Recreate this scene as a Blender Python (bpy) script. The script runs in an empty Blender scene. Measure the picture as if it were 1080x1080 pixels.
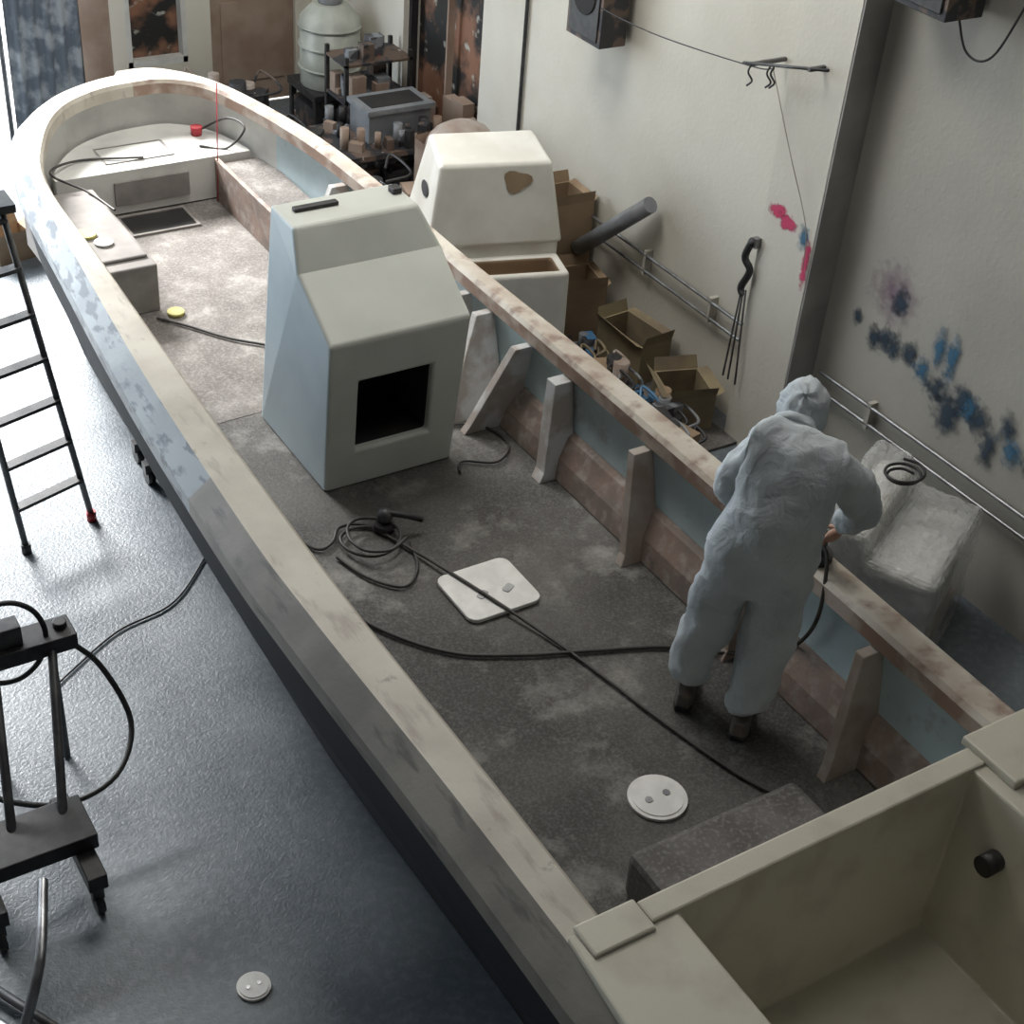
import bpy, bmesh, math, random
from mathutils import Vector, Matrix
random.seed(4)
D=bpy.data; COL=bpy.context.collection
# ---------------------------------------------------------------- materials
MC={}
def mat(name,c,rough=.6,c2=None,scale=6,lo=.4,hi=.6,bump=0,bscale=40,metal=0,alpha=1,spec=.5,detail=6,trans=0,c3=None,scale3=60,lo3=.62,hi3=.7,rvar=0,stretch=None,amt3=1.0,c4=None,scale4=1,lo4=.5,hi4=.6,amt4=1.0):
    if name in MC: return MC[name]
    m=D.materials.new(name); m.use_nodes=True; nt=m.node_tree; N=nt.nodes; L=nt.links
    b=N['Principled BSDF']; b.inputs['Roughness'].default_value=rough; b.inputs['Metallic'].default_value=metal
    b.inputs['Specular IOR Level'].default_value=spec; b.inputs['Alpha'].default_value=alpha
    b.inputs['Transmission Weight'].default_value=trans
    tc=N.new('ShaderNodeTexCoord')
    src=tc.outputs['Object']
    if stretch:
        mp=N.new('ShaderNodeMapping'); mp.inputs['Scale'].default_value=stretch; L.new(src,mp.inputs[0]); ssrc=mp.outputs[0]
    else: ssrc=src
    def noise(s,dt=detail,so=None):
        n=N.new('ShaderNodeTexNoise'); n.inputs['Scale'].default_value=s; n.inputs['Detail'].default_value=dt
        L.new(so or src,n.inputs['Vector']); return n
    def ramp(src,a,bb,top=1.0):
        r=N.new('ShaderNodeValToRGB'); r.color_ramp.elements[0].position=a; r.color_ramp.elements[1].position=bb
        r.color_ramp.elements[1].color=(top,top,top,1)
        L.new(src,r.inputs[0]); return r
    base=None
    c=(*c,1)
    if c2:
        n=noise(scale); r=ramp(n.outputs[0],lo,hi)
        mx=N.new('ShaderNodeMixRGB'); mx.inputs[1].default_value=c; mx.inputs[2].default_value=(*c2,1)
        L.new(r.outputs[0],mx.inputs[0]); base=mx.outputs[0]
        if rvar:
            mr=N.new('ShaderNodeMapRange'); mr.inputs[3].default_value=rough-rvar; mr.inputs[4].default_value=rough+rvar
            L.new(n.outputs[0],mr.inputs[0]); L.new(mr.outputs[0],b.inputs['Roughness'])
    if c3:
        n3=noise(scale3,5,ssrc); r3=ramp(n3.outputs[0],lo3,hi3,amt3)
        mx3=N.new('ShaderNodeMixRGB'); mx3.inputs[2].default_value=(*c3,1)
        if base: L.new(base,mx3.inputs[1])
        else: mx3.inputs[1].default_value=c
        L.new(r3.outputs[0],mx3.inputs[0]); base=mx3.outputs[0]
    if c4:
        n4=noise(scale4,10); n4.inputs['Roughness'].default_value=.72; r4=ramp(n4.outputs[0],lo4,hi4,amt4)
        mx4=N.new('ShaderNodeMixRGB'); mx4.inputs[2].default_value=(*c4,1); L.new(base,mx4.inputs[1]); L.new(r4.outputs[0],mx4.inputs[0]); base=mx4.outputs[0]
    if base: L.new(base,b.inputs['Base Color'])
    else: b.inputs['Base Color'].default_value=c
    if bump:
        nb=noise(bscale,4); nb.inputs['Distortion'].default_value=.6; bp=N.new('ShaderNodeBump'); bp.inputs['Strength'].default_value=bump; bp.inputs['Distance'].default_value=.02
        L.new(nb.outputs[0],bp.inputs['Height']); L.new(bp.outputs[0],b.inputs['Normal'])
    MC[name]=m; return m
M_wall=mat('plaster',(.66,.635,.56),.85,(.54,.51,.44),1.2,.35,.8,.12,30)
M_wall2=mat('plaster_grey',(.47,.45,.395),.85,(.39,.37,.325),1.5,.35,.7,.12,30)
M_dim=mat('plaster_dim',(.16,.155,.15),.9,(.12,.12,.115),1.5)  # unseen walls and ceiling darkened so light falls off toward the near side
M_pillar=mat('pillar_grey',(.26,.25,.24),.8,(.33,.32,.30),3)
M_floor=mat('concrete',(.105,.125,.145),.42,(.19,.215,.235),1.3,.35,.7,.22,60,c3=(.30,.33,.35),scale3=22,lo3=.45,hi3=.85,rvar=.10,amt3=.5)
M_out=mat('yard',(.6,.6,.58),.8,(.45,.46,.44),2)
M_gel=mat('gelcoat_cream',(.58,.55,.455),.4,(.44,.40,.33),5,.5,.8,.05)
M_gun=mat('gunwale_primer',(.52,.49,.42),.5,(.38,.34,.285),3,.4,.72,.08,c3=(.24,.20,.17),scale3=5,lo3=.57,hi3=.70,stretch=(3,.8,1),amt3=.6,c4=(.15,.125,.11),scale4=7,lo4=.62,hi4=.70,amt4=.6)
M_guns=mat('gunwale_raw',(.43,.36,.295),.6,(.56,.52,.45),4,.4,.6,.1,c3=(.27,.185,.145),scale3=9,lo3=.50,hi3=.66,amt3=.8,c4=(.16,.12,.10),scale4=9,lo4=.60,hi4=.68,amt4=.6)
M_gedge=mat('gunwale_edge',(.30,.20,.15),.6,(.46,.38,.32),6,.45,.6)
M_navy=mat('hull_navy',(.007,.009,.013),.75,(.012,.015,.02),4,spec=.2)
M_strake=mat('hull_strake',(.30,.34,.37),.5,(.21,.24,.27),3,.4,.65,.08,c3=(.06,.075,.10),scale3=6,lo3=.52,hi3=.60,stretch=(3,1,3),amt3=.75)
M_strake2=mat('hull_strake_tan',(.24,.222,.19),.5,(.15,.138,.12),3,.4,.65,.08,c3=(.06,.055,.05),scale3=6,lo3=.56,hi3=.66,stretch=(3,.6,3),amt3=.6)
M_deck=mat('deck_grey',(.042,.039,.036),.7,(.115,.109,.10),1.7,.40,.68,.3,70,c3=(.24,.235,.22),scale3=90,lo3=.42,hi3=.95,amt3=.6,c4=(.40,.39,.36),scale4=2.6,lo4=.53,hi4=.70,amt4=.55)
M_deckf=mat('deck_fore',(.10,.087,.079),.75,(.165,.15,.137),4,.4,.65,.3,70,c3=(.34,.33,.31),scale3=70,lo3=.45,hi3=.85,amt3=.6,c4=(.36,.35,.33),scale4=4,lo4=.53,hi4=.66,amt4=.5)
M_blue=mat('inner_blue',(.52,.63,.67),.6,(.42,.52,.55),4,.4,.7,c4=(.28,.27,.25),scale4=5,lo4=.56,hi4=.66,amt4=.5)
M_pink=mat('inner_pink',(.29,.21,.175),.7,(.21,.17,.15),5,.4,.6,.1,c3=(.40,.35,.31),scale3=14,lo3=.5,hi3=.75,c4=(.12,.10,.09),scale4=6,lo4=.55,hi4=.66,amt4=.6)
M_rib=mat('rib_tan',(.30,.23,.19),.7,(.40,.35,.31),5)
M_ribw=mat('rib_white',(.50,.51,.51),.6,(.36,.32,.29),5,.45,.55)
M_bow=mat('bow_white',(.62,.62,.59),.5,(.48,.48,.46),4,.45,.7,.05)
M_lock=mat('locker_grey',(.19,.175,.165),.7,(.27,.25,.235),5)
M_step=mat('step_dark',(.09,.083,.077),.7,(.14,.13,.125),5,c3=(.26,.245,.23),scale3=60,lo3=.5,hi3=.85)
M_con=mat('console_grey',(.60,.62,.57),.42,(.54,.56,.51),3,.4,.7)
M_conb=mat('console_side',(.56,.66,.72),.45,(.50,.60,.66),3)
M_white=mat('gel_white',(.76,.75,.70),.35,(.66,.64,.58),3)
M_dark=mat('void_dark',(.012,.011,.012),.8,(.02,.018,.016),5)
M_black=mat('black_rubber',(.02,.02,.022),.5,(.035,.035,.035),20)
M_hose=mat('hose_rubber',(.035,.033,.032),.5,(.06,.055,.05),10)
M_metal=mat('steel',(.35,.36,.37),.35,(.25,.25,.26),12,metal=.8)
M_alu=mat('dark_alu',(.06,.06,.065),.45,(.1,.1,.1),12,metal=.3)
M_card=mat('cardboard',(.32,.23,.145),.85,(.25,.175,.11),4)
M_card2=mat('cardboard_olive',(.27,.22,.13),.85,(.19,.15,.1),4)
M_red=mat('red_paint',(.45,.04,.05),.5,(.35,.03,.04),8)
M_plate=mat('plate_white',(.82,.81,.78),.45,(.72,.71,.68),12)
M_suit=mat('coverall_fabric',(.54,.585,.61),.75,(.39,.435,.465),3,.35,.7,.8,11)
M_skin=mat('skin',(.42,.24,.17),.55,(.36,.2,.14),20)
M_glove=mat('glove',(.10,.09,.085),.6,(.16,.13,.11),20)
M_plas=mat('plastic_film',(.90,.91,.90),.12,(.75,.76,.75),6,.4,.65,1.0,22,alpha=.38,spec=.8)
M_brown=mat('door_brown',(.26,.18,.135),.65,(.34,.26,.205),3)
M_blueg=mat('tarp_blue',(.14,.17,.21),.6,(.38,.42,.46),6,.45,.6)
M_tank=mat('tank_plastic',(.44,.46,.41),.35,(.33,.35,.31),4)
M_grey=mat('grey_plastic',(.16,.17,.185),.5,(.21,.22,.23),8)
M_junk=mat('junk_mix',(.03,.03,.035),.6,(.13,.09,.07),6,.5,.55,c3=(.42,.42,.42),scale3=16,lo3=.68,hi3=.7)
M_junk2=mat('junk_mix2',(.06,.06,.07),.6,(.22,.235,.25),9,.5,.55,c3=(.35,.08,.06),scale3=12,lo3=.66,hi3=.68)
M_win=mat('window_view',(.02,.02,.02),.5,(.26,.13,.08),4,.45,.58,c3=(.45,.45,.4),scale3=9,lo3=.62,hi3=.7)
M_bl=mat('blue_can',(.05,.15,.3),.4,(.08,.2,.35),8)
M_yel=mat('lemon',(.5,.45,.15),.5,(.4,.35,.1),8)
# ---------------------------------------------------------------- mesh helpers
def link(o,parent=None):
    COL.objects.link(o)
    if parent: o.parent=parent
    return o
def grp(name):
    e=D.objects.new(name,None); e.empty_display_size=.1; return link(e)
class MB:
    """accumulates geometry in one mesh with several materials"""
    def __init__(s): s.v=[];s.f=[];s.m=[];s.mats=[];s.sm=[]
    def mi(s,m):
        if m not in s.mats: s.mats.append(m)
        return s.mats.index(m)
    def add(s,vs,fs,m,smooth=False,M=None):
        o=len(s.v); s.v+=[tuple((M@Vector(v)) if M else v) for v in vs]
        k=s.mi(m)
        for f in fs: s.f.append([o+i for i in f]); s.m.append(k); s.sm.append(smooth)
    def box(s,x0,x1,y0,y1,z0,z1,m,M=None,tx=0,ty=0):
        vs=[(x0,y0,z0),(x1,y0,z0),(x1,y1,z0),(x0,y1,z0),(x0+tx,y0+ty,z1),(x1-tx,y0+ty,z1),(x1-tx,y1-ty,z1),(x0+tx,y1-ty,z1)]
        s.add(vs,[(3,2,1,0),(4,5,6,7),(0,1,5,4),(1,2,6,5),(2,3,7,6),(3,0,4,7)],m,False,M)
    def prism(s,poly,ax,a,b,m,M=None):
        n=len(poly)
        def mk(p,t): return {'x':(t,p[0],p[1]),'y':(p[0],t,p[1]),'z':(p[0],p[1],t)}[ax]
        vs=[mk(p,a) for p in poly]+[mk(p,b) for p in poly]
        fs=[list(range(n))[::-1],list(range(n,2*n))]+[(i,(i+1)%n,n+(i+1)%n,n+i) for i in range(n)]
        s.add(vs,fs,m,False,M)
    def cyl(s,p,q,r,m,r2=None,n=16,smooth=True):
        p=Vector(p);q=Vector(q);r2=r if r2 is None else r2
        d=(q-p).normalized(); u=d.orthogonal().normalized(); w=d.cross(u)
        vs=[];
        for i in range(n):
            a=2*math.pi*i/n; e=u*math.cos(a)+w*math.sin(a); vs.append(tuple(p+e*r))
        for i in range(n):
            a=2*math.pi*i/n; e=u*math.cos(a)+w*math.sin(a); vs.append(tuple(q+e*r2))
        s.add(vs,[(i,(i+1)%n,n+(i+1)%n,n+i) for i in range(n)],m,smooth)
        s.add(vs,[list(range(n))[::-1],list(range(n,2*n))],m)
    def tube(s,pts,r,m,n=8,closed=False,sub=6):
        P=smooth_path(pts,sub,closed); k=len(P); vs=[]; prev=None
        for i,p in enumerate(P):
            a=P[(i-1)%k] if closed or i>0 else P[i]; b=P[(i+1)%k] if closed or i<k-1 else P[i]
            d=(b-a).normalized() if (b-a).length>1e-9 else Vector((1,0,0))
            u=prev-d*prev.dot(d) if prev is not None else d.orthogonal()
            if u.length<1e-5: u=d.orthogonal()
            u.normalize(); prev=u; w=d.cross(u)
            for j in range(n):
                t=2*math.pi*j/n; vs.append(tuple(p+(u*math.cos(t)+w*math.sin(t))*r))
        fs=[]
        for i in range(k if closed else k-1):
            for j in range(n):
                a=i*n+j;b=i*n+(j+1)%n;c=((i+1)%k)*n+(j+1)%n;d=((i+1)%k)*n+j; fs.append((a,b,c,d))
        s.add(vs,fs,m,True)
    def ball(s,c,r,m,sc=(1,1,1),n=14,M=None):
        vs=[];fs=[];h=n//2
        for i in range(h+1):
            t=math.pi*i/h
            for j in range(n):
                a=2*math.pi*j/n
                vs.append((c[0]+r*sc[0]*math.sin(t)*math.cos(a),c[1]+r*sc[1]*math.sin(t)*math.sin(a),c[2]+r*sc[2]*math.cos(t)))
        for i in range(h):
            for j in range(n): fs.append((i*n+j,(i+1)*n+j,(i+1)*n+(j+1)%n,i*n+(j+1)%n))
        s.add(vs,fs,m,True,M)
    def obj(s,name,parent=None,bevel=0,seg=2,sub=0):
        me=D.meshes.new(name); me.from_pydata(s.v,[],s.f)
        for m in s.mats: me.materials.append(m)
        for p,k,q in zip(me.polygons,s.m,s.sm): p.material_index=k; p.use_smooth=q
        bm=bmesh.new(); bm.from_mesh(me); bmesh.ops.remove_doubles(bm,verts=bm.verts,dist=1e-5)
        bmesh.ops.recalc_face_normals(bm,faces=bm.faces); bm.to_mesh(me); bm.free()
        o=D.objects.new(name,me); link(o,parent)
        if bevel:
            b=o.modifiers.new('b','BEVEL'); b.width=bevel; b.segments=seg; b.limit_method='ANGLE'; b.angle_limit=.6
        if sub:
            q=o.modifiers.new('s','SUBSURF'); q.levels=sub; q.render_levels=sub
        return o
def smooth_path(pts,sub=6,closed=False):
    P=[Vector(p) for p in pts]; n=len(P); out=[]
    if n<3 and not closed:
        return [P[0].lerp(P[-1],i/sub) for i in range(sub+1)]
    rng=n if closed else n-1
    for i in range(rng):
        p0=P[(i-1)%n] if closed or i>0 else P[0]*2-P[1]
        p1=P[i]; p2=P[(i+1)%n]
        p3=P[(i+2)%n] if closed or i+2<n else P[-1]*2-P[-2]
        for k in range(sub):
            t=k/sub
            out.append(.5*((2*p1)+(p2-p0)*t+(2*p0-5*p1+4*p2-p3)*t*t+(3*p1-p0-3*p2+p3)*t**3))
    if not closed: out.append(P[-1])
    return out
# ---------------------------------------------------------------- room
def simple(name,fn,parent=None,bevel=0,**k):
    b=MB(); fn(b); return b.obj(name,parent,bevel,**k)
simple('floor',lambda b:b.box(-4,8,-2,12,-.1,0,M_floor))
simple('yard_ground',lambda b:b.box(-12,14,12,30,-.12,-.02,M_out))
simple('ceiling',lambda b:b.box(-4,8,-2,12,6.3,6.4,M_dim))
def rw(b):
    b.box(5.75,5.95,5.87,9.3,0,6.3,M_wall); b.box(5.75,5.95,10.5,12,0,6.3,M_wall)
    b.box(5.75,5.95,9.3,10.5,0,.35,M_wall); b.box(5.75,5.95,9.3,10.5,1.75,6.3,M_wall)
    b.box(5.80,6.1,-2,5.45,0,6.3,M_wall2)
simple('wall_right',rw)
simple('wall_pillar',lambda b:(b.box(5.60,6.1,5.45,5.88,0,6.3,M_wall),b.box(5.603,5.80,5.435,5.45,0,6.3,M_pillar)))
def wn(b):
    b.box(5.90,5.92,9.3,10.5,.35,1.75,M_win)
    for y in (9.3,10.46): b.box(5.80,5.86,y,y+.04,.35,1.75,M_dark)
    b.box(5.80,5.86,9.88,9.90,.35,1.75,M_brown)
    b.box(5.78,5.86,9.3,10.5,.35,.41,M_dark); b.box(5.78,5.86,9.3,10.5,1.69,1.75,M_dark)
    for k in range(12):
        y=random.uniform(9.4,10.4); s=random.uniform(.04,.09); b.box(5.80-s*.5,5.86,y-s,y+s,.41,.41+s*random.uniform(1.5,5),random.choice([M_junk,M_junk2,M_brown,M_black,M_rib]))
simple('window_1',wn)
def bw(b):
    b.box(3.55,3.85,12,12.2,0,6.3,M_brown); b.box(3.85,3.98,12,12.2,0,6.3,M_wall)
    b.box(3.98,4.5,12,12.2,0,.45,M_wall); b.box(3.98,4.5,12,12.2,1.6,6.3,M_wall)
    b.box(4.5,4.66,12,12.2,0,6.3,M_wall); b.box(5.56,5.95,12,12.2,0,6.3,M_wall); b.box(4.66,5.56,12,12.2,2.1,6.3,M_wall)
    b.box(-4,3.55,12,12.2,5.0,6.3,M_wall)
simple('wall_back',bw)
def w2(b):
    b.box(3.98,4.5,12.1,12.12,.45,1.6,M_win)
    for x in (3.98,4.46): b.box(x,x+.04,12.0,12.1,.45,1.6,M_bow)
    b.box(3.98,4.5,12.0,12.1,.45,.5,M_bow)
simple('window_2',w2)
def dr(b):
    b.box(4.72,5.5,12.04,12.1,0,2.05,M_brown)
    b.box(4.66,4.72,12.0,12.12,0,2.1,M_wall); b.box(5.5,5.56,12.0,12.12,0,2.1,M_wall); b.box(4.66,5.56,12.0,12.12,2.05,2.1,M_wall)
    for z in (.2,1.05): b.box(4.82,5.4,12.025,12.04,z,z+.7,M_brown)
simple('door_1',dr,bevel=.005)
simple('wall_left',lambda b:b.box(-4.2,-4,-2,12,0,6.3,M_dim))
simple('wall_front',lambda b:b.box(-4.2,8,-2.2,-2,0,6.3,M_dim))
def rails(b):
    for z in (.57,.68): b.tube([(5.70,8.0,z+.02),(5.70,6.0,z+.02)],.012,M_metal); b.tube([(5.76,5.35,z+.03),(5.76,2.0,z+.03)],.012,M_metal)
    for y in (6.3,7.0,7.7): b.box(5.69,5.75,y,y+.03,.56,.73,M_wall2)
    for y in (2.6,3.6,4.9): b.box(5.75,5.80,y,y+.03,.57,.74,M_wall2)
simple('trim_1',rails)
simple('trim_2',lambda b:(b.tube([(5.73,8.7,.2),(5.73,8.7,3)],.014,M_black)))
# ---------------------------------------------------------------- boat
boat=grp('boat')
outer=[(1.80,1.15),(1.80,2.0),(1.79,2.95),(1.76,4.0),(1.76,4.65),(1.82,5.92),(1.93,7.24),(2.03,8.30),(2.22,9.03),(2.52,9.42),(2.82,9.62),(3.12,9.70),(3.42,9.64),(3.70,9.22),(3.90,8.3),(3.95,7.4),(3.95,6.3),(3.97,5.2),(3.99,4.19),(3.98,3.2),(3.97,2.3),(3.95,1.15)]
inner=[(2.05,1.15),(2.05,2.0),(2.05,2.95),(2.04,4.0),(2.05,4.65),(2.08,5.82),(2.13,7.1),(2.17,8.15),(2.35,8.76),(2.58,9.16),(2.86,9.36),(3.14,9.42),(3.40,9.38),(3.62,9.08),(3.79,8.2),(3.83,7.3),(3.82,6.3),(3.82,5.3),(3.82,4.19),(3.81,3.2),(3.79,2.3),(3.79,1.15)]
O=smooth_path([(a,b,0) for a,b in outer],6); I=smooth_path([(a,b,0) for a,b in inner],6)
def ring(o,i,k):
    n=(i-o); n.z=0; n.normalize()
    port=k<66; w=.10 if port else .03; dr_=.02 if port else .09
    pts=[(o+n*.75,.08),(o+n*.38,.10),(o+n*.10,.80),(o+n*.04,1.10),(o+n*.0,1.18),(o+n*.0,1.26 if port else 1.31),(o+n*w,1.35),
         (i-n*.02,1.352),(i,1.33),(i,1.26),(i-n*.04,1.25),(i-n*.02,.95),(i+n*dr_,.72)]
    return [(p.x,p.y,z) for p,z in pts]
R=[ring(o,i,k) for k,(o,i) in enumerate(zip(O,I))]
hb=MB()
def strip(j0,j1,m,cond=lambda i:True,smooth=True):
    vs=[];fs=[]
    for r in R: vs+=r[j0:j1+1]
    w=j1-j0+1
    for i in range(len(R)-1):
        if not cond(i): continue
        for j in range(w-1): fs.append((i*w+j,i*w+j+1,(i+1)*w+j+1,(i+1)*w+j))
    hb.add(vs,fs,m,smooth)
isport=lambda i:i<66
bowz=lambda i:R[i][8][1]>8.55
aft=lambda i:R[i][8][1]<4.9
strip(0,4,M_navy)
strip(4,6,M_strake,lambda i:isport(i) and not aft(i),False); strip(4,6,M_strake2,lambda i:isport(i) and aft(i),False)  # outer port strip toned down in colour for the weaker light it gets
strip(4,6,M_guns,lambda i:not isport(i),False)
strip(6,8,M_gun,isport,False); strip(6,8,M_guns,lambda i:not isport(i),False); strip(8,9,M_gun,isport,False); strip(8,9,M_gedge,lambda i:not isport(i),False)
strip(9,11,M_blue,lambda i:not bowz(i)); strip(9,11,M_bow,bowz); strip(11,12,M_pink,lambda i:not bowz(i)); strip(11,12,M_bow,bowz)  # bow inner side whitened: its sunlight is put into the colour
hull=hb.obj('hull_shell',boat)
b=MB()
pb=[r[0] for r in R]; b.add([(x,y,.08) for x,y,z in pb],[list(range(len(pb)))],M_navy)
dk=[r[12] for r in R]
dd=[(x,y,.75) for x,y,z in dk if 2.2<y<7.6]
b.add(dd,[list(range(len(dd)))],M_deck)
fd=[(x,y,.752) for x,y,z in dk if y>=6.15]
b.add(fd,[list(range(len(fd)))],M_deckf)
b.obj('deck_sole',boat)
b=MB()
b.prism([(1.82,.1),(3.95,.1),(3.95,1.34),(1.80,1.34)],'y',1.10,1.16,M_gel)
z=1.365
top=[(1.83,1.15),(3.93,1.15),(3.93,2.27),(1.90,2.27)]
hol=[(2.26,1.22),(3.56,1.22),(3.56,2.19),(2.26,2.19)]
bot=[(2.54,1.30),(3.42,1.30),(3.42,2.10),(2.54,2.10)]
vs=[(x,y,z) for x,y in top]+[(x,y,z) for x,y in hol]+[(x,y,.70) for x,y in bot]+[(x,y,.76) for x,y in top]
b.add(vs,[(i,(i+1)%4,4+(i+1)%4,4+i) for i in range(4)]+[(4+i,4+(i+1)%4,8+(i+1)%4,8+i) for i in range(4)]+[(8,9,10,11)]+[(i,(i+1)%4,12+(i+1)%4,12+i) for i in range(4)],M_gel)
b.box(1.93,2.16,2.16,2.29,1.36,1.38,M_gel); b.box(3.62,3.95,2.05,2.31,1.36,1.40,M_gel)
b.box(2.16,3.62,2.185,2.275,1.36,1.378,M_gel)
b.obj('stern_well',boat,bevel=.012)
b=MB(); b.cyl((3.45,1.96,1.15),(3.52,1.96,1.15),.04,M_black,n=20); b.obj('well_drain',boat)
b=MB(); b.box(2.50,3.28,2.32,2.72,.75,.97,M_step); b.obj('stern_step_box',boat,bevel=.03)
ip=[(p.x,p.y) for p in I if p.y>8.8]
b=MB(); poly=[(ip[0][0],8.78)]+ip+[(ip[-1][0],8.78)]
b.prism(poly,'z',.76,1.05,M_bow)
b.box(2.75,3.25,8.765,8.78,.82,.98,M_lock)
for x0,x1,y0,y1 in ((2.75,3.2,8.9,9.15),):
    for a in ((x0,x1,y0,y0+.012),(x0,x1,y1,y1+.012),(x0,x0+.012,y0,y1),(x1,x1+.012,y0,y1)): b.box(*a,1.05,1.056,M_lock)
b.obj('bow_deck',boat,bevel=.015)
b=MB(); b.box(2.12,2.56,7.5,8.6,.75,1.05,M_lock); b.box(2.14,2.54,7.6,8.5,1.05,1.07,M_lock); b.obj('port_locker',boat,bevel=.012)
b=MB(); b.box(3.44,3.78,7.85,8.77,.75,1.0,M_pink); b.box(3.47,3.77,7.9,8.74,1.0,1.01,M_deckf)
b.box(3.43,3.46,7.1,8.77,.75,1.04,M_pink); b.box(3.43,3.78,7.83,7.87,.75,1.04,M_pink); b.obj('starboard_locker',boat,bevel=.006)
b=MB(); b.box(2.75,3.17,8.46,8.72,.75,.757,M_dark); 
for a in ((2.73,3.19,8.44,8.46),(2.73,3.19,8.72,8.74),(2.73,2.75,8.46,8.72),(3.17,3.19,8.46,8.72)): b.box(*a,.75,.765,M_lock)
b.obj('deck_hatch_opening',boat)
b=MB(); b.prism([(3.71,.75),(3.84,.75),(3.84,.98),(3.80,.96),(3.74,.86)],'y',2.3,7.1,M_pink)
b.obj('stringer',boat,bevel=.01)
b=MB()
def rib(y,m,xf=3.50,sk=0,t=.05):
    vs=[];pl=[(3.82,.75),(xf,.75),(xf+.03,.80),(3.73,1.25),(3.84,1.25)]
    for dy in (0,t):
        for x,zz in pl: vs.append((x,y+dy+sk*(zz-.75),zz))
    n=5; b.add(vs,[list(range(n))[::-1],list(range(n,2*n))]+[(i,(i+1)%n,n+(i+1)%n,n+i) for i in range(n)],m)
for y,m,xf,sk,t in ((6.05,M_ribw,3.42,.2,.05),(5.72,M_ribw,3.46,.4,.05),(5.60,M_ribw,3.5,-.15,.05),(5.05,M_ribw,3.62,.2,.08),(4.30,M_rib,3.60,.35,.05),(3.55,M_rib,3.62,.2,.05),(2.78,M_rib,3.54,.25,.05),(7.35,M_rib,3.5,.2,.05),(7.6,M_ribw,3.5,.1,.05)):
    rib(y,m,xf,sk,t)
b.obj('hull_ribs',boat,bevel=.004)
b=MB()
for y in (2.2,4.6,6.8,8.4):
    b.box(2.5,3.5,y,y+.2,0,.085,M_rib)
for x,y in ((2.22,6.92),(2.24,7.15),(2.32,7.6)):
    b.cyl((x-.02,y,.05),(x+.02,y,.05),.05,M_black); b.box(x-.03,x+.2,y-.03,y+.03,.08,.14,M_alu)
b.obj('boat_cradle',boat)
simple('rod',lambda b:b.cyl((3.42,8.72,.76),(3.46,8.75,1.55),.004,M_red),boat)
# ---------------------------------------------------------------- consoles
def console(b):
    prof=[(5.45,.76),(5.39,1.60),(5.72,1.82),(5.84,2.0),(6.10,2.0),(6.22,.76)]
    x0,x1=2.62,3.33; n=len(prof)
    L=[(x0+(.03 if z>1.9 else 0),y,z) for y,z in prof]; Rr=[(x1-(0 if z<1.9 else .02)+(.04 if .9<z<1.9 else 0),y,z) for y,z in prof]
    vs=L+Rr
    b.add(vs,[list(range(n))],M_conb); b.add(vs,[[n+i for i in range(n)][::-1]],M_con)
    q=[(2.78,.97),(3.18,.97),(3.18,1.37),(2.78,1.37)]
    def fy(z): return 5.45+(5.39-5.45)*(z-.76)/.84
    fv=[L[0],Rr[0],Rr[1],L[1]]+[(x,fy(z),z) for x,z in q]+[(x,fy(z)+.04,z) for x,z in q]+[(x,fy(z)+.5,z) for x,z in q]
    b.add(fv,[(i,(i+1)%4,4+(i+1)%4,4+i) for i in range(4)]+[(4+i,4+(i+1)%4,8+(i+1)%4,8+i) for i in range(4)],M_con)
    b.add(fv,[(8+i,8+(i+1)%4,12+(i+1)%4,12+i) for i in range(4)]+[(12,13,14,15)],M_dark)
    b.add(vs,[(i,i+1,n+i+1,n+i) for i in range(1,n-1)],M_con)
c1=grp('boat_console')
simple('shell',console,c1,bevel=.018,seg=3)
simple('tool_on_top',lambda b:(b.box(2.72,2.95,5.97,6.01,2.0,2.02,M_black),b.box(3.24,3.29,5.97,6.03,2.0,2.03,M_black)),c1,bevel=.006)
c2=grp('boat_console.001')
T=Matrix.Translation((4.27,7.36,0))@Matrix.Rotation(math.radians(-16),4,'Z')
HT=1.37
def con2(b):
    b.box(0,.84,.02,.62,0,.92,M_white,T)
    v=[(.1,-.30,0),(.84,-.30,0),(.84,.02,0),(.1,.02,0),(.1,-.26,.78),(.84,-.26,.78),(.84,.02,.78),(.1,.02,.78),(.2,-.21,.78),(.78,-.21,.78),(.78,-.03,.78),(.2,-.03,.78),(.2,-.21,.66),(.78,-.21,.66),(.78,-.03,.66),(.2,-.03,.66)]
    b.add(v,[(0,1,5,4),(1,2,6,5),(3,0,4,7),(4,5,9,8),(5,6,10,9),(6,7,11,10),(7,4,8,11)],M_white,False,T)
    b.add(v,[(8,9,13,12),(9,10,14,13),(10,11,15,14),(11,8,12,15),(12,13,14,15)],M_card,False,T)
    v=[(-.02,-.0,.86),(.86,-.0,.86),(.86,.64,.86),(-.02,.64,.86),(.06,.10,HT),(.78,.10,HT),(.76,.50,HT+.05),(.08,.50,HT+.05)]
    b.add(v,[(3,2,1,0),(4,5,6,7),(0,1,5,4),(1,2,6,5),(2,3,7,6),(3,0,4,7)],M_white,False,T)
simple('shell',con2,c2,bevel=.035,seg=4)
def con2h(b):
    n=18; vs=[]
    for k in range(n):
        a=2*math.pi*k/n; r=.065*(1+.2*math.sin(3*a+1)); x=.55+r*1.35*math.cos(a); zz=1.26+r*math.sin(a)
        vs.append((x,.10*(zz-.86)/(HT-.86)-.006,zz))
    b.add(vs,[list(range(n))],M_card,False,T)
    vs=[]
    for k in range(n):
        a=2*math.pi*k/n; y=.30+.085*math.cos(a); zz=1.14+.045*math.sin(a); vs.append((-.02+.08*(zz-.86)/(HT-.86)-.006,y,zz))
    b.add(vs,[list(range(n))],M_black,False,T)
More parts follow.
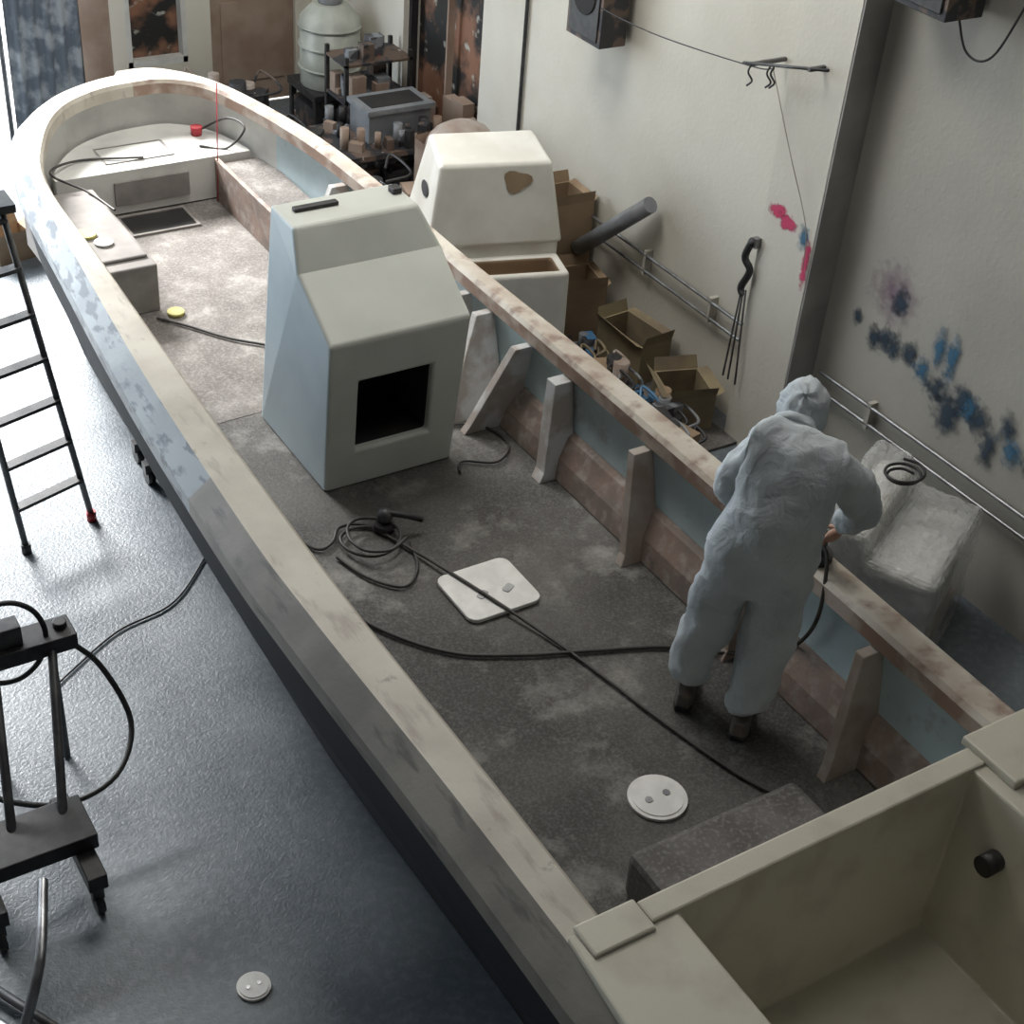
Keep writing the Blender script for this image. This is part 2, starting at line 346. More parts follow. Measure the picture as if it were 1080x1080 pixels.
simple('cutouts',con2h,c2)
# ---------------------------------------------------------------- small deck things
def rounded(b,cx,cy,hx,hy,r,z0,z1,m,rot=0):
    pl=[]
    for sx,sy,a0 in ((1,1,0),(-1,1,90),(-1,-1,180),(1,-1,270)):
        for k in range(5):
            a=math.radians(a0+k*22.5); pl.append((sx*(hx-r)+r*math.cos(a),sy*(hy-r)+r*math.sin(a)))
    M=Matrix.Translation((cx,cy,0))@Matrix.Rotation(rot,4,'Z'); b.prism(pl,'z',z0,z1,m,M)
h=grp('hatch_cover')
simple('lid',lambda b:rounded(b,2.95,4.43,.19,.175,.05,.755,.775,M_plate),h,bevel=.004)
simple('latches',lambda b:(rounded(b,2.90,4.40,.03,.018,.01,.775,.779,M_metal,.5),rounded(b,3.03,4.39,.03,.018,.01,.775,.779,M_metal,.5)),h)
def rp(b,x,y,r,z0):
    b.cyl((x,y,z0),(x,y,z0+.012),r,M_plate,n=32,smooth=False); b.cyl((x,y,z0+.012),(x,y,z0+.016),r*.86,M_plate,n=32,smooth=False)
    for k in (-1,1): b.cyl((x+k*r*.35,y,z0+.016),(x+k*r*.35,y,z0+.019),r*.13,M_metal,n=12)
simple('round_inspection_plate',lambda b:rp(b,2.89,3.03,.12,.752))
simple('round_inspection_plate.001',lambda b:rp(b,1.36,3.49,.068,.0))
def hose(name,pts,r=.009,m=M_hose): simple(name,lambda b:b.tube(pts,r,m,n=8,sub=8))
Z=.765
hose('air_hose',[(2.50,7.4,Z),(2.62,7.25,Z),(2.78,7.02,Z),(2.94,6.86,Z),(3.05,6.7,Z)],.008)
hose('air_hose.001',[(2.30,5.25,Z),(2.38,5.05,Z),(2.47,5.06,Z),(2.55,5.15,Z),(2.66,5.12,Z),(2.74,4.95,Z),(2.82,4.68,Z+.015),(2.93,4.3,Z+.02),(3.05,3.90,Z),(3.16,3.35,Z),(3.26,2.95,Z),(3.36,2.75,Z)],.008)
hose('air_hose.002',[(2.30,4.60,Z),(2.42,4.34,Z),(2.60,4.12,Z),(2.85,3.98,Z),(3.15,3.86,Z),(3.44,3.74,Z),(3.62,3.60,Z+.01),(3.76,3.42,.85),(3.80,3.30,1.0),(3.80,3.24,1.2),(3.84,3.3,1.42),(3.86,3.37,1.46)],.009)
hose('air_hose.003',[(2.60+(.13+.015*math.sin(a))*math.cos(a/8*6.283)+.004*a,4.98+.12*math.sin(a/8*6.283)*(1+.02*a),Z+.004*a) for a in range(16)],.008)
hose('air_hose.004',[(3.45,5.72,Z),(3.62,5.62,Z),(3.66,5.42,Z),(3.52,5.30,Z),(3.36,5.38,Z),(3.30,5.3,Z)],.007)
hose('air_hose.005',[(2.44,4.95,Z),(2.50,4.75,Z),(2.62,4.62,Z),(2.74,4.72,Z),(2.80,4.9,Z)],.008)
def sander(b):
    b.cyl((2.74,5.05,.76),(2.74,5.05,.80),.05,M_black); b.ball((2.74,5.05,.84),.04,M_alu); b.tube([(2.74,5.05,.86),(2.82,5.0,.85),(2.9,4.97,.82)],.016,M_black)
simple('sander_tool',sander)
hose('bow_cable',[(3.0,8.9,1.065),(2.6,9.0,1.065),(2.35,8.75,1.12),(2.5,8.5,1.08),(2.56,8.2,1.08)],.008)
hose('bow_cable.001',[(3.5,9.2,1.06),(3.62,9.0,1.2),(3.66,8.8,1.2),(3.55,8.85,1.06),(3.4,8.95,1.06)],.008)
simple('sanding_disc',lambda b:(b.cyl((2.30,7.95,1.072),(2.30,7.95,1.09),.06,M_yel),b.cyl((2.36,7.82,1.072),(2.36,7.82,1.085),.055,M_bow)))
simple('sanding_disc.001',lambda b:b.cyl((2.62,7.42,.755),(2.62,7.42,.775),.05,M_yel))
simple('red_cup',lambda b:(b.cyl((3.46,9.15,1.05),(3.46,9.15,1.11),.035,M_red,r2=.04)))
# ---------------------------------------------------------------- person
person=grp('worker')
def skin(name,chains,mt,parent,sub=2,disps=(),root=0):
    vs=[];es=[];rad=[];roots=[]
    for ch in chains:
        vmap={}
        for k,(key,p,r) in enumerate(ch['v']):
            vmap[key]=len(vs)
            if k==0: roots.append(len(vs))
            vs.append(p); rad.append(r)
        for a,c in ch['e']: es.append((vmap[a],vmap[c]))
    me=D.meshes.new(name); me.from_pydata(vs,es,[]); o=D.objects.new(name,me); link(o,parent)
    me.materials.append(mt)
    sm=o.modifiers.new('skin','SKIN'); sm.use_smooth_shade=True
    sv=me.skin_vertices[0].data if me.skin_vertices else None
    if sv is None:
        bm=bmesh.new(); bm.from_mesh(me); bm.verts.layers.skin.verify(); bm.to_mesh(me); bm.free(); sv=me.skin_vertices[0].data
    for i,r in enumerate(rad): sv[i].radius=(r if isinstance(r,tuple) else (r,r)); sv[i].use_root=(i in roots)
    s=o.modifiers.new('s','SUBSURF'); s.levels=sub; s.render_levels=sub
    for k,(st,sc) in enumerate(disps):
        t=D.textures.new(name+'t%d'%k,'CLOUDS'); t.noise_scale=sc; t.noise_depth=1
        d=o.modifiers.new('d','DISPLACE'); d.texture=t; d.strength=st; d.mid_level=.5; d.texture_coords='LOCAL'
    return o
F=Vector((.72,.69,0)).normalized()
V=lambda x,y,z:(x,y,z)
body={'v':[('pel',V(3.46,3.30,1.58),(.165,.165)),
 ('ab',V(3.475,3.30,1.74),(.155,.15)),('ch',V(3.53,3.33,1.93),(.16,.15)),('nk',V(3.61,3.40,2.05),(.095,.09)),('hd0',V(3.67,3.45,2.08),(.08,.08)),
 ('shL',V(3.46,3.45,2.04),(.09,.09)),('elL',V(3.40,3.48,1.80),(.075,.075)),('wrL',V(3.56,3.64,1.64),(.055,.055)),
 ('shR',V(3.67,3.21,2.00),(.095,.095)),('elR',V(3.84,3.17,1.78),(.082,.082)),('wrR',V(3.86,3.29,1.59),(.058,.058)),
 ('hpL',V(3.395,3.38,1.47),(.13,.13)),('knL',V(3.375,3.44,1.18),(.112,.112)),('caL',V(3.345,3.45,.98),(.105,.105)),('anL',V(3.33,3.44,.83),(.098,.098)),
 ('hpR',V(3.53,3.235,1.47),(.13,.13)),('knR',V(3.52,3.225,1.18),(.112,.112)),('caR',V(3.465,3.205,.98),(.104,.104)),('anR',V(3.43,3.19,.83),(.098,.098))],
 'e':[('pel','ab'),('ab','ch'),('ch','nk'),('nk','hd0'),('ch','shL'),('shL','elL'),('elL','wrL'),('ch','shR'),('shR','elR'),('elR','wrR'),
 ('pel','hpL'),('hpL','knL'),('knL','caL'),('caL','anL'),('pel','hpR'),('hpR','knR'),('knR','caR'),('caR','anR')]}
skin('coverall',[body],M_suit,person,3,((.055,.14),(.016,.045)))
HM=Matrix.Translation((3.715,3.49,2.085))@Matrix.Rotation(math.atan2(F.y,F.x),4,'Z')@Matrix.Rotation(math.radians(58),4,'Y')
def head(b):
    b.ball((0,0,0),.095,M_skin,(.95,.78,1.15),20,HM)
    b.add([(.085,-.016,.01),(.085,.016,.01),(.125,-.018,-.03),(.125,.018,-.03),(.09,0,.03)],[(0,1,3,2),(0,4,1),(0,2,4),(1,4,3)],M_skin,True,HM)
    for s in(-1,1):
        b.ball((.08,s*.033,.018),.014,M_bow,M=HM,n=8); b.ball((.091,s*.033,.018),.006,M_black,M=HM,n=8); b.ball((-.005,s*.078,-.005),.02,M_skin,(.8,.4,1.4),8,HM)
        b.cyl(HM@Vector((.1,s*.04,-.05)),HM@Vector((.12,s*.07,-.06)),.03,M_glove)
    b.ball((.085,0,-.05),.042,M_glove,(1,1,.9),12,HM)
simple('head',head,person)
def hood(b):
    n=24;h=14; vs=[];fs=[]
    for i in range(h+1):
        t=math.radians(150)*i/h
        for j in range(n):
            a=2*math.pi*j/n; R_=.115+.007*math.sin(5*a+i)+.004*math.sin(9*a-2*i)
            vs.append((-math.cos(t)*R_*1.0+.005,math.sin(t)*math.cos(a)*R_*.86,math.sin(t)*math.sin(a)*R_*1.1-.005))
    for i in range(h):
        for j in range(n): fs.append((i*n+j,(i+1)*n+j,(i+1)*n+(j+1)%n,i*n+(j+1)%n))
    b.add(vs,fs,M_suit,True,HM)
o=simple('hood',hood,person); sd=o.modifiers.new('s','SOLIDIFY'); sd.thickness=.006
def shoe(b,x,y):
    M=Matrix.Translation((x,y,.755))@Matrix.Rotation(math.atan2(F.y,F.x),4,'Z')
    pl=[(-.09,-.03),(-.06,-.043),(.06,-.045),(.14,-.048),(.18,-.02),(.18,.02),(.14,.045),(.06,.04),(-.06,.04),(-.09,.03)]
    b.prism(pl,'z',0,.03,M_black,M)
    v=[(x_*.97,y_*.93,.03) for x_,y_ in pl]+[(x_*.55-.03 if x_>0 else x_*.9,y_*.8,.09) for x_,y_ in pl]; n=len(pl)
    b.add(v,[(i,(i+1)%n,n+(i+1)%n,n+i) for i in range(n)]+[list(range(n,2*n))],M_glove,True,M)
simple('shoe_1',lambda b:shoe(b,3.33,3.44),person,bevel=.008); simple('shoe_2',lambda b:shoe(b,3.43,3.19),person,bevel=.008)
def hand(name,w,d,nrm,side,curl):
    w=Vector(w); d=Vector(d).normalized(); nrm=Vector(nrm); nrm=(nrm-d*nrm.dot(d)).normalized(); s=d.cross(nrm)*side
    ch=[{'v':[('a',tuple(w),(.03,.024)),('b',tuple(w+d*.045),(.042,.02)),('c',tuple(w+d*.085),(.044,.018))],'e':[('a','b'),('b','c')]}]
    for k,(off,ln) in enumerate(((.032,.075),(.011,.083),(-.011,.078),(-.031,.062))):
        p=w+d*.075+s*off; vv=[('0',tuple(p),.0095)]; dd=d.copy(); seg=[ln*.45,ln*.32,ln*.28]; es=[]
        for q in range(3):
            dd=(dd*math.cos(curl)+nrm*math.sin(curl)) ; dd.normalize()
            p=p+dd*seg[q]
            vv.append((str(q+1),tuple(p),.009-.0008*q)); es.append((str(q),str(q+1)))
        ch.append({'v':vv,'e':es})
    p=w+d*.03+s*.03; q1=p+(d*.5+s*.6+nrm*.35).normalized()*.035; q2=q1+(d*.7+s*.1+nrm*.6).normalized()*.03; q3=q2+(d*.7-s*.3+nrm*.6).normalized()*.022
    ch.append({'v':[('0',tuple(p),.014),('1',tuple(q1),.012),('2',tuple(q2),.010),('3',tuple(q3),.009)],'e':[('0','1'),('1','2'),('2','3')]})
    skin(name,ch,M_skin,person,2)
hand('hand_right',(3.865,3.31,1.56),(.05,.35,-.8),(-.2,.6,.3),1,.75)
hand('hand_left',(3.58,3.66,1.63),(.6,.3,-.45),(.3,-.3,-.9),-1,.7)
def sand2(b):
    b.cyl((3.88,3.40,1.355),(3.88,3.40,1.385),.07,M_black,n=24); b.cyl((3.88,3.40,1.385),(3.88,3.40,1.46),.04,M_alu,r2=.035,n=20); b.ball((3.88,3.40,1.47),.04,M_black,(1,1,.7))
simple('orbital_sander',sand2)
# ---------------------------------------------------------------- ladder
lad=grp('step_ladder')
def ladder(b):
    A0,A1=Vector((1.81,6.72,.03)),Vector((1.56,6.75,1.92)); B0,B1=Vector((1.41,6.59,.03)),Vector((1.26,6.68,1.92))
    off=Vector((-.35,1.0,0)).normalized()*1.0
    for p,q in ((A0,A1),(B0,B1)):
        b.cyl(p,q,.017,M_alu,n=8); b.cyl(p+off,q+off*.06,.014,M_alu,n=8)
        b.cyl(p-Vector((0,0,.03)),p+Vector((0,0,.03)),.026,M_red if p is A0 else M_black); 
        b.cyl(p+off-Vector((0,0,.03)),p+off+Vector((0,0,.03)),.022,M_black)
    for k in range(1,8):
        t=k/7.3; p=A0.lerp(A1,t);q=B0.lerp(B1,t); d=(p-q).normalized(); u=Vector((0,0,1)); w=d.cross(u)
        vs=[]
        for e in (q,p):
            for a,c in ((-.03,-.01),(.03,-.01),(.03,.01),(-.03,.01)): vs.append(tuple(e+w*a+u*c))
        b.add(vs,[(0,1,2,3),(7,6,5,4),(0,4,5,1),(1,5,6,2),(2,6,7,3),(3,7,4,0)],M_black)
    for t in (.3,.75): b.cyl((A0+off).lerp(A1+off*.06,t),(B0+off).lerp(B1+off*.06,t),.011,M_alu,n=8)
    m=(A1+B1)/2
    b.box(m.x-.2,m.x+.2,m.y-.06,m.y+.12,1.91,1.95,M_black)
simple('frame',ladder,lad)
# ---------------------------------------------------------------- left machine trolley
tr=grp('tool_trolley')
def trol(b):
    b.box(.55,1.02,4.25,4.5,.24,.32,M_black); b.box(.52,.60,4.1,4.6,.16,.24,M_black); b.box(.92,1.0,4.1,4.6,.16,.24,M_black)
    for x in (.56,.96):
        for y in (4.14,4.56):
            b.cyl((x-.018,y,.05),(x+.018,y,.05),.05,M_black,n=20); b.box(x-.025,x+.025,y-.02,y+.02,.08,.17,M_alu)
    b.cyl((.93,4.42,.3),(1.12,5.02,.72),.02,M_alu); b.cyl((.72,4.42,.3),(.86,4.98,.72),.02,M_alu)
    b.box(.80,1.22,4.97,5.12,.68,.76,M_black); b.cyl((1.17,5.05,.72),(1.17,5.05,.79),.03,M_black)
    b.box(.82,1.0,5.0,5.09,.76,.86,M_alu)
    b.cyl((1.12,5.04,.0),(1.12,5.04,.7),.016,M_alu); b.cyl((.84,5.04,.0),(.84,5.04,.7),.016,M_alu)
simple('frame',trol,tr,bevel=.005)
simple('hose_loop',lambda b:(b.tube([(1.18,5.0,.72),(1.30,4.95,.55),(1.36,4.80,.32),(1.22,4.62,.22),(.98,4.58,.2),(.74,4.65,.28),(.55,4.8,.4)],.013,M_black),
    b.tube([(.93+.17*math.cos(a),5.02+.1*math.sin(a)*.3,.78+.19*math.sin(a)) for a in [k*6.283/10 for k in range(10)]],.012,M_black,closed=True)),tr)
def pole(b):
    b.tube([(.45,3.6,.02),(.62,3.75,.3),(.75,4.1,.34)],.022,M_metal); b.cyl((.35,3.95,.02),(.65,3.42,.02),.022,M_metal); b.cyl((.45,3.98,.04),(.73,3.45,.04),.018,M_black)
simple('metal_stand',pole)
hose('floor_cable',[(1.2,5.5,.01),(1.6,5.75,.01),(1.95,5.85,.01),(2.3,6.2,.01)],.006,M_black)
# ---------------------------------------------------------------- wall side clutter
def openbox(b,cx,cy,z0,sx,sy,h,m,rot=0,flap=.12,tilt=0):
    M=Matrix.Translation((cx,cy,z0))@Matrix.Rotation(rot,4,'Z')@Matrix.Rotation(tilt,4,'X'); t=.012
    b.box(-sx,sx,-sy,sy,0,t,m,M)
    b.box(-sx,-sx+t,-sy,sy,t,h,m,M); b.box(sx-t,sx,-sy,sy,t,h,m,M); b.box(-sx+t,sx-t,-sy,-sy+t,t,h,m,M); b.box(-sx+t,sx-t,sy-t,sy,t,h,m,M)
    for k,(ax,s) in enumerate((('x',1),('x',-1),('y',1),('y',-1))):
        if ax=='x': v=[(s*sx,-sy,h),(s*sx,sy,h),(s*(sx+flap),sy*.95,h+.02+.05*(k%2)),(s*(sx+flap),-sy*.95,h+.02)]
        else: v=[(-sx,s*sy,h),(sx,s*sy,h),(sx*.95,s*(sy+flap*.6),h+.08),(-sx*.95,s*(sy+flap*.6),h+.08)]
        b.add(v,[(0,1,2,3)],m,False,M)
simple('cardboard_box',lambda b:openbox(b,5.42,7.42,0,.19,.17,.40,M_card,-.2,flap=.03))
simple('cardboard_box.001',lambda b:openbox(b,5.50,7.82,0,.21,.17,.82,M_card,-.05,flap=.03))
simple('cardboard_box.002',lambda b:openbox(b,5.52,6.80,.0,.13,.22,.30,M_card2,.1,flap=.04))
simple('cardboard_box.003',lambda b:openbox(b,5.45,6.15,0,.15,.17,.26,M_card2,-.3,flap=.06))
def sack(b):
    openbox(b,5.25,8.70,0,.25,.2,.85,M_brown,.2,flap=.01); b.ball((5.25,8.70,.86),.26,M_rib,(1.05,.8,.75),16)
simple('sack_in_box',sack)
simple('rolled_tube',lambda b:(b.cyl((5.56,7.58,.52),(5.655,6.98,1.08),.055,M_grey,n=20),b.cyl((5.558,7.59,.51),(5.56,7.58,.52),.05,M_dark,n=20)))
def junkpile(b,x0,x1,y0,y1,n,s0,s1,mats,zmax=.3):
    for k in range(n):
        x=random.uniform(x0,x1);y=random.uniform(y0,y1);s=random.uniform(s0,s1);m=random.choice(mats);z=random.uniform(0,zmax)*.6
        t=random.random()
        if t<.4:
            M=Matrix.Translation((x,y,0))@Matrix.Rotation(random.uniform(0,3),4,'Z'); b.box(-s,s,-s*.6,s*.6,0,z+s*random.uniform(.5,1.2),m,M)
        elif t<.7: b.cyl((x,y,0),(x,y,z+s*1.6),s*.6,m)
        else:
            b.tube([(x,y,z+.05),(x+s,y+s,z+.1),(x+s,y-s*2,z+.08),(x-s,y-s*2,z+.05)],.01,m)
simple('workshop_clutter',lambda b:(junkpile(b,5.0,5.28,5.75,7.1,90,.03,.09,[M_junk,M_junk2,M_card,M_card2,M_black,M_black,M_bl,M_grey,M_rib],.3),b.box(4.85,5.6,5.75,7.2,.0,.02,M_step)))
simple('workshop_clutter.001',lambda b:junkpile(b,4.2,4.85,8.5,9.3,80,.05,.11,[M_junk,M_junk2,M_black,M_black,M_junk,M_rib,M_brown],1.1))
simple('workshop_clutter.002',lambda b:junkpile(b,4.0,4.7,9.9,11.6,60,.06,.15,[M_junk,M_junk2,M_black,M_black,M_junk,M_grey,M_rib,M_brown],.9))
def bench(b):
    b.box(4.75,5.68,9.45,10.15,.50,.54,M_junk)
    for x in (4.8,5.60):
        for y in (9.5,10.08): b.box(x,x+.05,y,y+.05,0,.5,M_alu)
    b.box(4.8,5.63,9.5,10.1,.15,.17,M_junk)
    for k in range(60):
        x=random.uniform(4.8,5.6);y=random.uniform(9.5,10.1);s=random.uniform(.03,.06)
        if 4.95<x and 9.60<y<10.03: continue
        M=Matrix.Translation((x,y,0))@Matrix.Rotation(random.uniform(0,3),4,'Z')
        m=random.choice([M_junk2,M_black,M_grey,M_junk,M_brown])
        if k%2: b.cyl((x,y,.54),(x,y,.54+s*3),s*.6,m)
        else: b.box(-s,s,-s*.6,s*.6,.54,.54+s*random.uniform(1,4),m,M)
    for k in range(14):
        x=random.uniform(4.9,5.5);y=random.uniform(9.6,10);s=random.uniform(.05,.1); b.box(x-s,x+s,y-s,y+s,.17,.17+s*2,random.choice([M_junk2,M_black,M_junk]))
simple('workbench',bench)
def bin_(b):
    b.box(5.02,5.55,9.66,9.98,.541,.78,M_grey); b.box(5.0,5.57,9.64,10.0,.76,.80,M_grey); b.box(5.06,5.51,9.70,9.94,.80,.805,M_dark)
simple('grey_storage_bin',bin_,bevel=.01)
def tank(b):
    cx=5.42; cy=11.15
    b.cyl((cx,cy,.45),(cx,cy,1.0),.25,M_tank,n=28); b.cyl((cx,cy,1.0),(cx,cy,1.12),.25,M_tank,r2=.14,n=28); b.cyl((cx,cy,1.12),(cx,cy,1.17),.1,M_grey,n=20)
    for z in (.6,.78,.94): b.tube([(cx+.255*math.cos(a*.7854),cy+.255*math.sin(a*.7854),z) for a in range(8)],.012,M_tank,closed=True)
    b.box(cx-.27,cx+.27,cy-.27,cy+.27,.39,.45,M_black)
    for x in (cx-.26,cx+.21):
        for y in (cy-.26,cy+.21): b.box(x,x+.05,y,y+.05,0,.39,M_black)
    b.box(cx-.24,cx+.24,cy-.24,cy+.24,0,.3,M_junk)
simple('water_tank',tank,bevel=.006)
def shelf(b):
    for x in (5.1,5.66):
        for y in (10.22,10.56): b.box(x,x+.03,y,y+.03,0,1.0,M_black)
    for z in (.3,.62,.92): b.box(5.1,5.69,10.22,10.59,z,z+.02,M_junk)
    for k in range(46):
        x=random.uniform(5.16,5.62);y=random.uniform(10.28,10.52);s=random.uniform(.025,.06);z=random.choice([.02,.32,.64,.94]); b.box(x-s,x+s,y-s,y+s,z,z+s*random.uniform(1.5,3.5),random.choice([M_junk,M_junk2,M_brown,M_black,M_brown,M_grey]))
simple('storage_rack',shelf)
def tarp(b):
    n=24; vs=[];fs=[]
    for i in range(n+1):
        for k in range(8): vs.append((2.95+.58*i/n,11.75+.03*math.sin(i*1.3)+.01*k,1.9*(1-k/7)+.0))
    for i in range(n):
        for k in range(7): a=i*8+k; fs.append((a,a+1,a+9,a+8))
    b.add(vs,fs,M_blueg,True); b.cyl((2.9,11.82,1.9),(3.56,11.82,1.9),.015,M_metal); b.cyl((2.92,11.86,0),(2.92,11.86,1.9),.02,M_alu); b.cyl((3.54,11.86,0),(3.54,11.86,1.9),.02,M_alu)
simple('tarp_screen',tarp)
def spk(b,x0,x1,y0,y1,z0,z1):
    b.box(x0,x1,y0,y1,z0,z1,M_junk); b.box(x0-.01,x0,y0+.03,y1-.03,z0+.03,z1-.03,M_black)
    b.cyl((x0-.02,(y0+y1)/2,(z0+z1)/2),(x0-.01,(y0+y1)/2,(z0+z1)/2),.12,M_dark,n=24); b.box(x1,x1+.05,(y0+y1)/2-.04,(y0+y1)/2+.04,(z0+z1)/2-.04,(z0+z1)/2+.04,M_metal)
simple('wall_speaker',lambda b:spk(b,5.5,5.7,7.50,7.88,1.93,2.5),bevel=.01)
simple('wall_speaker.001',lambda b:spk(b,5.5,5.75,4.82,5.25,2.95,3.4),bevel=.01)
hose('speaker_cable',[(5.6,4.85,3.0),(5.62,4.75,2.82),(5.65,4.62,2.84),(5.78,4.6,3.1)],.006,M_black)
def wire(b):
    b.tube([(5.5,7.77,2.18),(5.5,7.0,2.2),(5.5,6.1,2.31),(5.5,5.9,2.36)],.004,M_black,n=6)
    b.cyl((5.5,6.15,2.31),(5.5,5.5,2.49),.009,M_alu); b.box(5.49,5.60,5.62,5.64,2.44,2.46,M_alu); b.box(5.5,5.75,6.08,6.10,2.31,2.33,M_alu)
    for y in (6.08,5.93,5.90): 
        z=2.31+(6.15-y)*.28; b.tube([(5.5,y,z),(5.49,y+.01,z-.05),(5.5,y-.02,z-.09),(5.5,y+.015,z-.13)],.006,M_black,n=6)
    b.tube([(5.5,5.91,2.36),(5.54,5.7,1.95),(5.58,5.52,1.6),(5.58,5.47,1.35)],.003,M_rib,n=6)
simple('wall_bracket_wire',wire)
def hang(b):
    b.ball((5.57,5.90,1.32),.03,M_black); b.tube([(5.57,5.9,1.34),(5.56,5.93,1.22),(5.57,5.88,1.15),(5.57,5.93,1.02),(5.57,5.9,.98)],.022,M_black)
    for d in (-.05,.02,.07): b.cyl((5.57,5.9+d*.3,1.02),(5.57,5.88+d,.40),.006,M_alu,n=8)
    b.box(5.56,5.60,5.86,5.9,1.3,1.36,M_metal)
simple('hanging_clamp',hang)
def spraymat(name,c,sharp=1.0,mx=.75):
    m=D.materials.new(name); m.use_nodes=True; nt=m.node_tree;N=nt.nodes;L=nt.links;b=N['Principled BSDF']
    b.inputs['Base Color'].default_value=(*c,1); b.inputs['Roughness'].default_value=.8
    uv=N.new('ShaderNodeUVMap'); vm=N.new('ShaderNodeVectorMath');vm.operation='DISTANCE';vm.inputs[1].default_value=(.5,.5,0);L.new(uv.outputs[0],vm.inputs[0])
    tc=N.new('ShaderNodeTexCoord');n=N.new('ShaderNodeTexNoise');n.inputs['Scale'].default_value=22;L.new(tc.outputs['Object'],n.inputs[0])
    a=N.new('ShaderNodeMath');a.operation='MULTIPLY_ADD';a.inputs[1].default_value=.6;L.new(n.outputs[0],a.inputs[0]);L.new(vm.outputs['Value'],a.inputs[2])
    mr=N.new('ShaderNodeMapRange');mr.inputs[1].default_value=.74;mr.inputs[2].default_value=.74-.35*sharp;mr.inputs[3].default_value=0;mr.inputs[4].default_value=mx
    L.new(a.outputs[0],mr.inputs[0]);L.new(mr.outputs[0],b.inputs['Alpha']); return m
S_teal=spraymat('spray_teal',(.035,.06,.09),.9,.85);S_blue=spraymat('spray_blue',(.04,.15,.26),.9,.8);S_mauve=spraymat('spray_mauve',(.22,.12,.2),1.3,.6);S_pink=spraymat('spray_pink',(.6,.06,.15),.6,.9)
def marks(name,x,lst,sc=1,g=1):
    me=D.meshes.new(name);bm=bmesh.new();uv=bm.loops.layers.uv.new('UVMap');ms=[]
    for k,(y,z,sy,sz,m) in enumerate(lst):
        if m not in ms: ms.append(m)
        y=y*sc; z=5.1-(5.1-z)*sc; sy*=g; sz*=g
        xx=x-.0006*k
        q=[bm.verts.new(p) for p in ((xx,y+sy,z-sz),(xx,y-sy,z-sz),(xx,y-sy,z+sz),(xx,y+sy,z+sz))]
        f=bm.faces.new(q); f.material_index=ms.index(m)
        for l,c in zip(f.loops,((0,0),(1,0),(1,1),(0,1))): l[uv].uv=c
    bm.to_mesh(me);bm.free()
    for m in ms: me.materials.append(m)
    link(D.objects.new(name,me))
marks('spray_paint_marks',5.797,[(5.05,1.33,.19,.2,S_mauve),(5.0,1.30,.06,.1,S_teal),(5.28,1.07,.05,.06,S_teal),(5.12,1.02,.07,.09,S_teal),(5.04,1.05,.07,.09,S_teal),(4.96,1.03,.07,.09,S_teal),(4.85,1.06,.08,.09,S_teal),(4.74,1.02,.07,.09,S_blue),(4.66,1.20,.05,.16,S_blue),(4.56,1.17,.05,.18,S_blue),(4.62,.96,.08,.09,S_teal),(4.50,.88,.11,.15,S_teal),(4.42,1.0,.08,.1,S_teal),(4.35,.98,.07,.11,S_blue),(4.28,.95,.08,.11,S_teal),(4.18,.84,.06,.14,S_teal),(4.10,1.02,.06,.1,S_teal),(4.03,.9,.07,.1,S_blue),(3.9,.9,.06,.1,S_teal)],.983,1.18)
marks('spray_paint_marks.001',5.597,[(5.76,1.57,.10,.06,S_pink),(5.68,1.54,.10,.06,S_pink),(5.53,1.51,.06,.10,S_blue),(5.48,1.38,.035,.18,S_pink)])
# ---------------------------------------------------------------- plastic wrapped crate
pw=grp('plastic_wrapped_crate')
PM=Matrix.Translation((5.22,4.05,0))@Matrix.Rotation(math.radians(28),4,'Z')
simple('pallet',lambda b:[b.box(-.40,.40,y,y+.08,.0,.1,M_rib,PM) for y in (-.3,-.12,.06,.22)],pw)
simple('crate',lambda b:(b.box(-.40,.34,-.27,.08,.1,.60,M_bow,PM),b.box(-.40,.36,.08,.27,.1,.76,M_white,PM)),pw,bevel=.03)
b=MB(); 
vs=[(-.46,-.34,.03),(.42,-.34,.03),(.42,.34,.03),(-.46,.34,.03),(-.44,-.32,.66),(.39,-.31,.66),(.41,.32,.84),(-.44,.32,.84),(-.44,.04,.68),(.39,.04,.68),(-.44,.12,.83),(.40,.12,.83)]
b.add(vs,[(4,5,9,8),(8,9,11,10),(10,11,6,7),(0,1,5,4),(1,2,6,11,9,5),(2,3,7,6),(3,0,4,8,10,7)],M_plas,True,PM)
o=b.obj('film',pw)
bv=o.modifiers.new('bev','BEVEL'); bv.width=.035; bv.segments=3
s=o.modifiers.new('s','SUBSURF');s.subdivision_type='SIMPLE';s.levels=5;s.render_levels=5
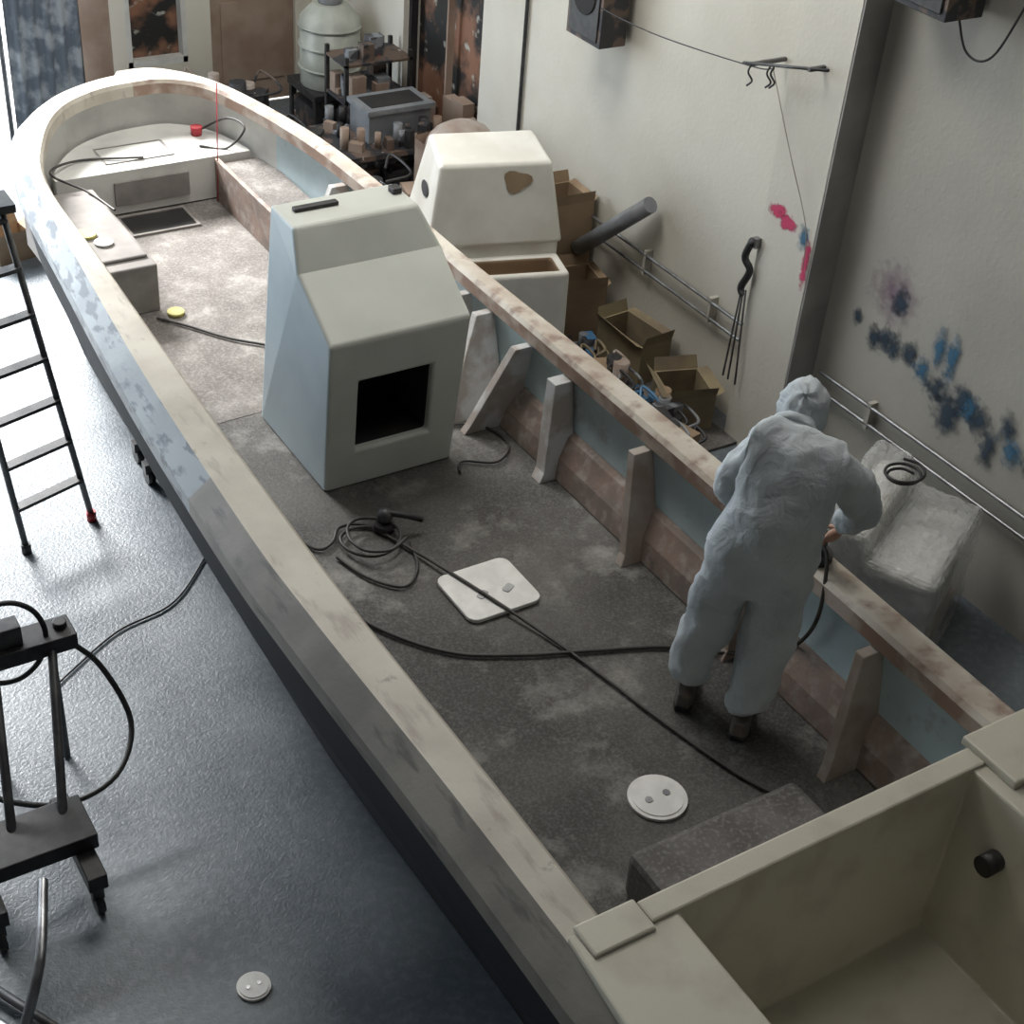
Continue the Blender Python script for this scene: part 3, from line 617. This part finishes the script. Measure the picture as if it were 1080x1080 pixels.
for k,(st,sc) in enumerate(((.025,.2),(.016,.03))):
    t=D.textures.new('filmt%d'%k,'CLOUDS');t.noise_scale=sc;t.noise_depth=2
    d=o.modifiers.new('d','DISPLACE');d.texture=t;d.strength=st;d.mid_level=.4;d.texture_coords='LOCAL'
for p in o.data.polygons:p.use_smooth=True
hose('coiled_cable',[(5.25+.08*math.cos(a*.9)*(1+.03*a),4.16+.07*math.sin(a*.9)*(1+.03*a),.86+.003*a) for a in range(16)],.008,M_black)
simple('cardboard_box.004',lambda b:openbox(b,2.34,10.0,0,.15,.14,.16,M_card,.2,flap=.05))
# ---------------------------------------------------------------- lights
w=D.worlds.new('w');bpy.context.scene.world=w;w.use_nodes=True;N=w.node_tree.nodes;L=w.node_tree.links
bg=N['Background'];bg.inputs[0].default_value=(.80,.90,1,1);bg.inputs[1].default_value=5.6
def area(name,loc,rot,sx,sy,e,c):
    l=D.lights.new(name,'AREA');l.shape='RECTANGLE';l.size=sx;l.size_y=sy;l.energy=e;l.color=c
    o=D.objects.new(name,l);o.location=loc;o.rotation_euler=rot;link(o);return o
sn=D.lights.new('sun','SUN');sn.energy=17;sn.angle=.4;sn.color=(1,.98,.95)
so=D.objects.new('sun',sn);link(so);dv=Vector((.15,-1,-.80));so.rotation_euler=dv.to_track_quat('-Z','Y').to_euler();so.location=(0,14,8)
area('fill_light',(3.4,7.6,6.2),(0,0,0),2.5,2.5,205,(1,.97,.92))  # unseen overhead fill, added to brighten the interior
area('fill_light.001',(3.8,3.9,6.2),(0,0,0),1.5,1.5,32,(1,.97,.92))  # weaker added fill above the aft deck, not a fitting of the room
# ---------------------------------------------------------------- camera
cam=D.cameras.new('camera');co=D.objects.new('camera',cam);link(co)
Yc=Vector((-1240,1270,-1583.5)).normalized();Zc=Vector((190,2160,1583.5)).normalized();Xc=Yc.cross(Zc).normalized();Yc=Zc.cross(Xc)
Mr=Matrix((Xc,Yc,Zc)).to_4x4(); Mr.translation=Vector((0,0,5.1)); co.matrix_world=Mr
cam.sensor_width=36;cam.lens=36*1583.5/1080;cam.clip_start=.05
bpy.context.scene.camera=co
bpy.context.scene.view_settings.view_transform='Standard'
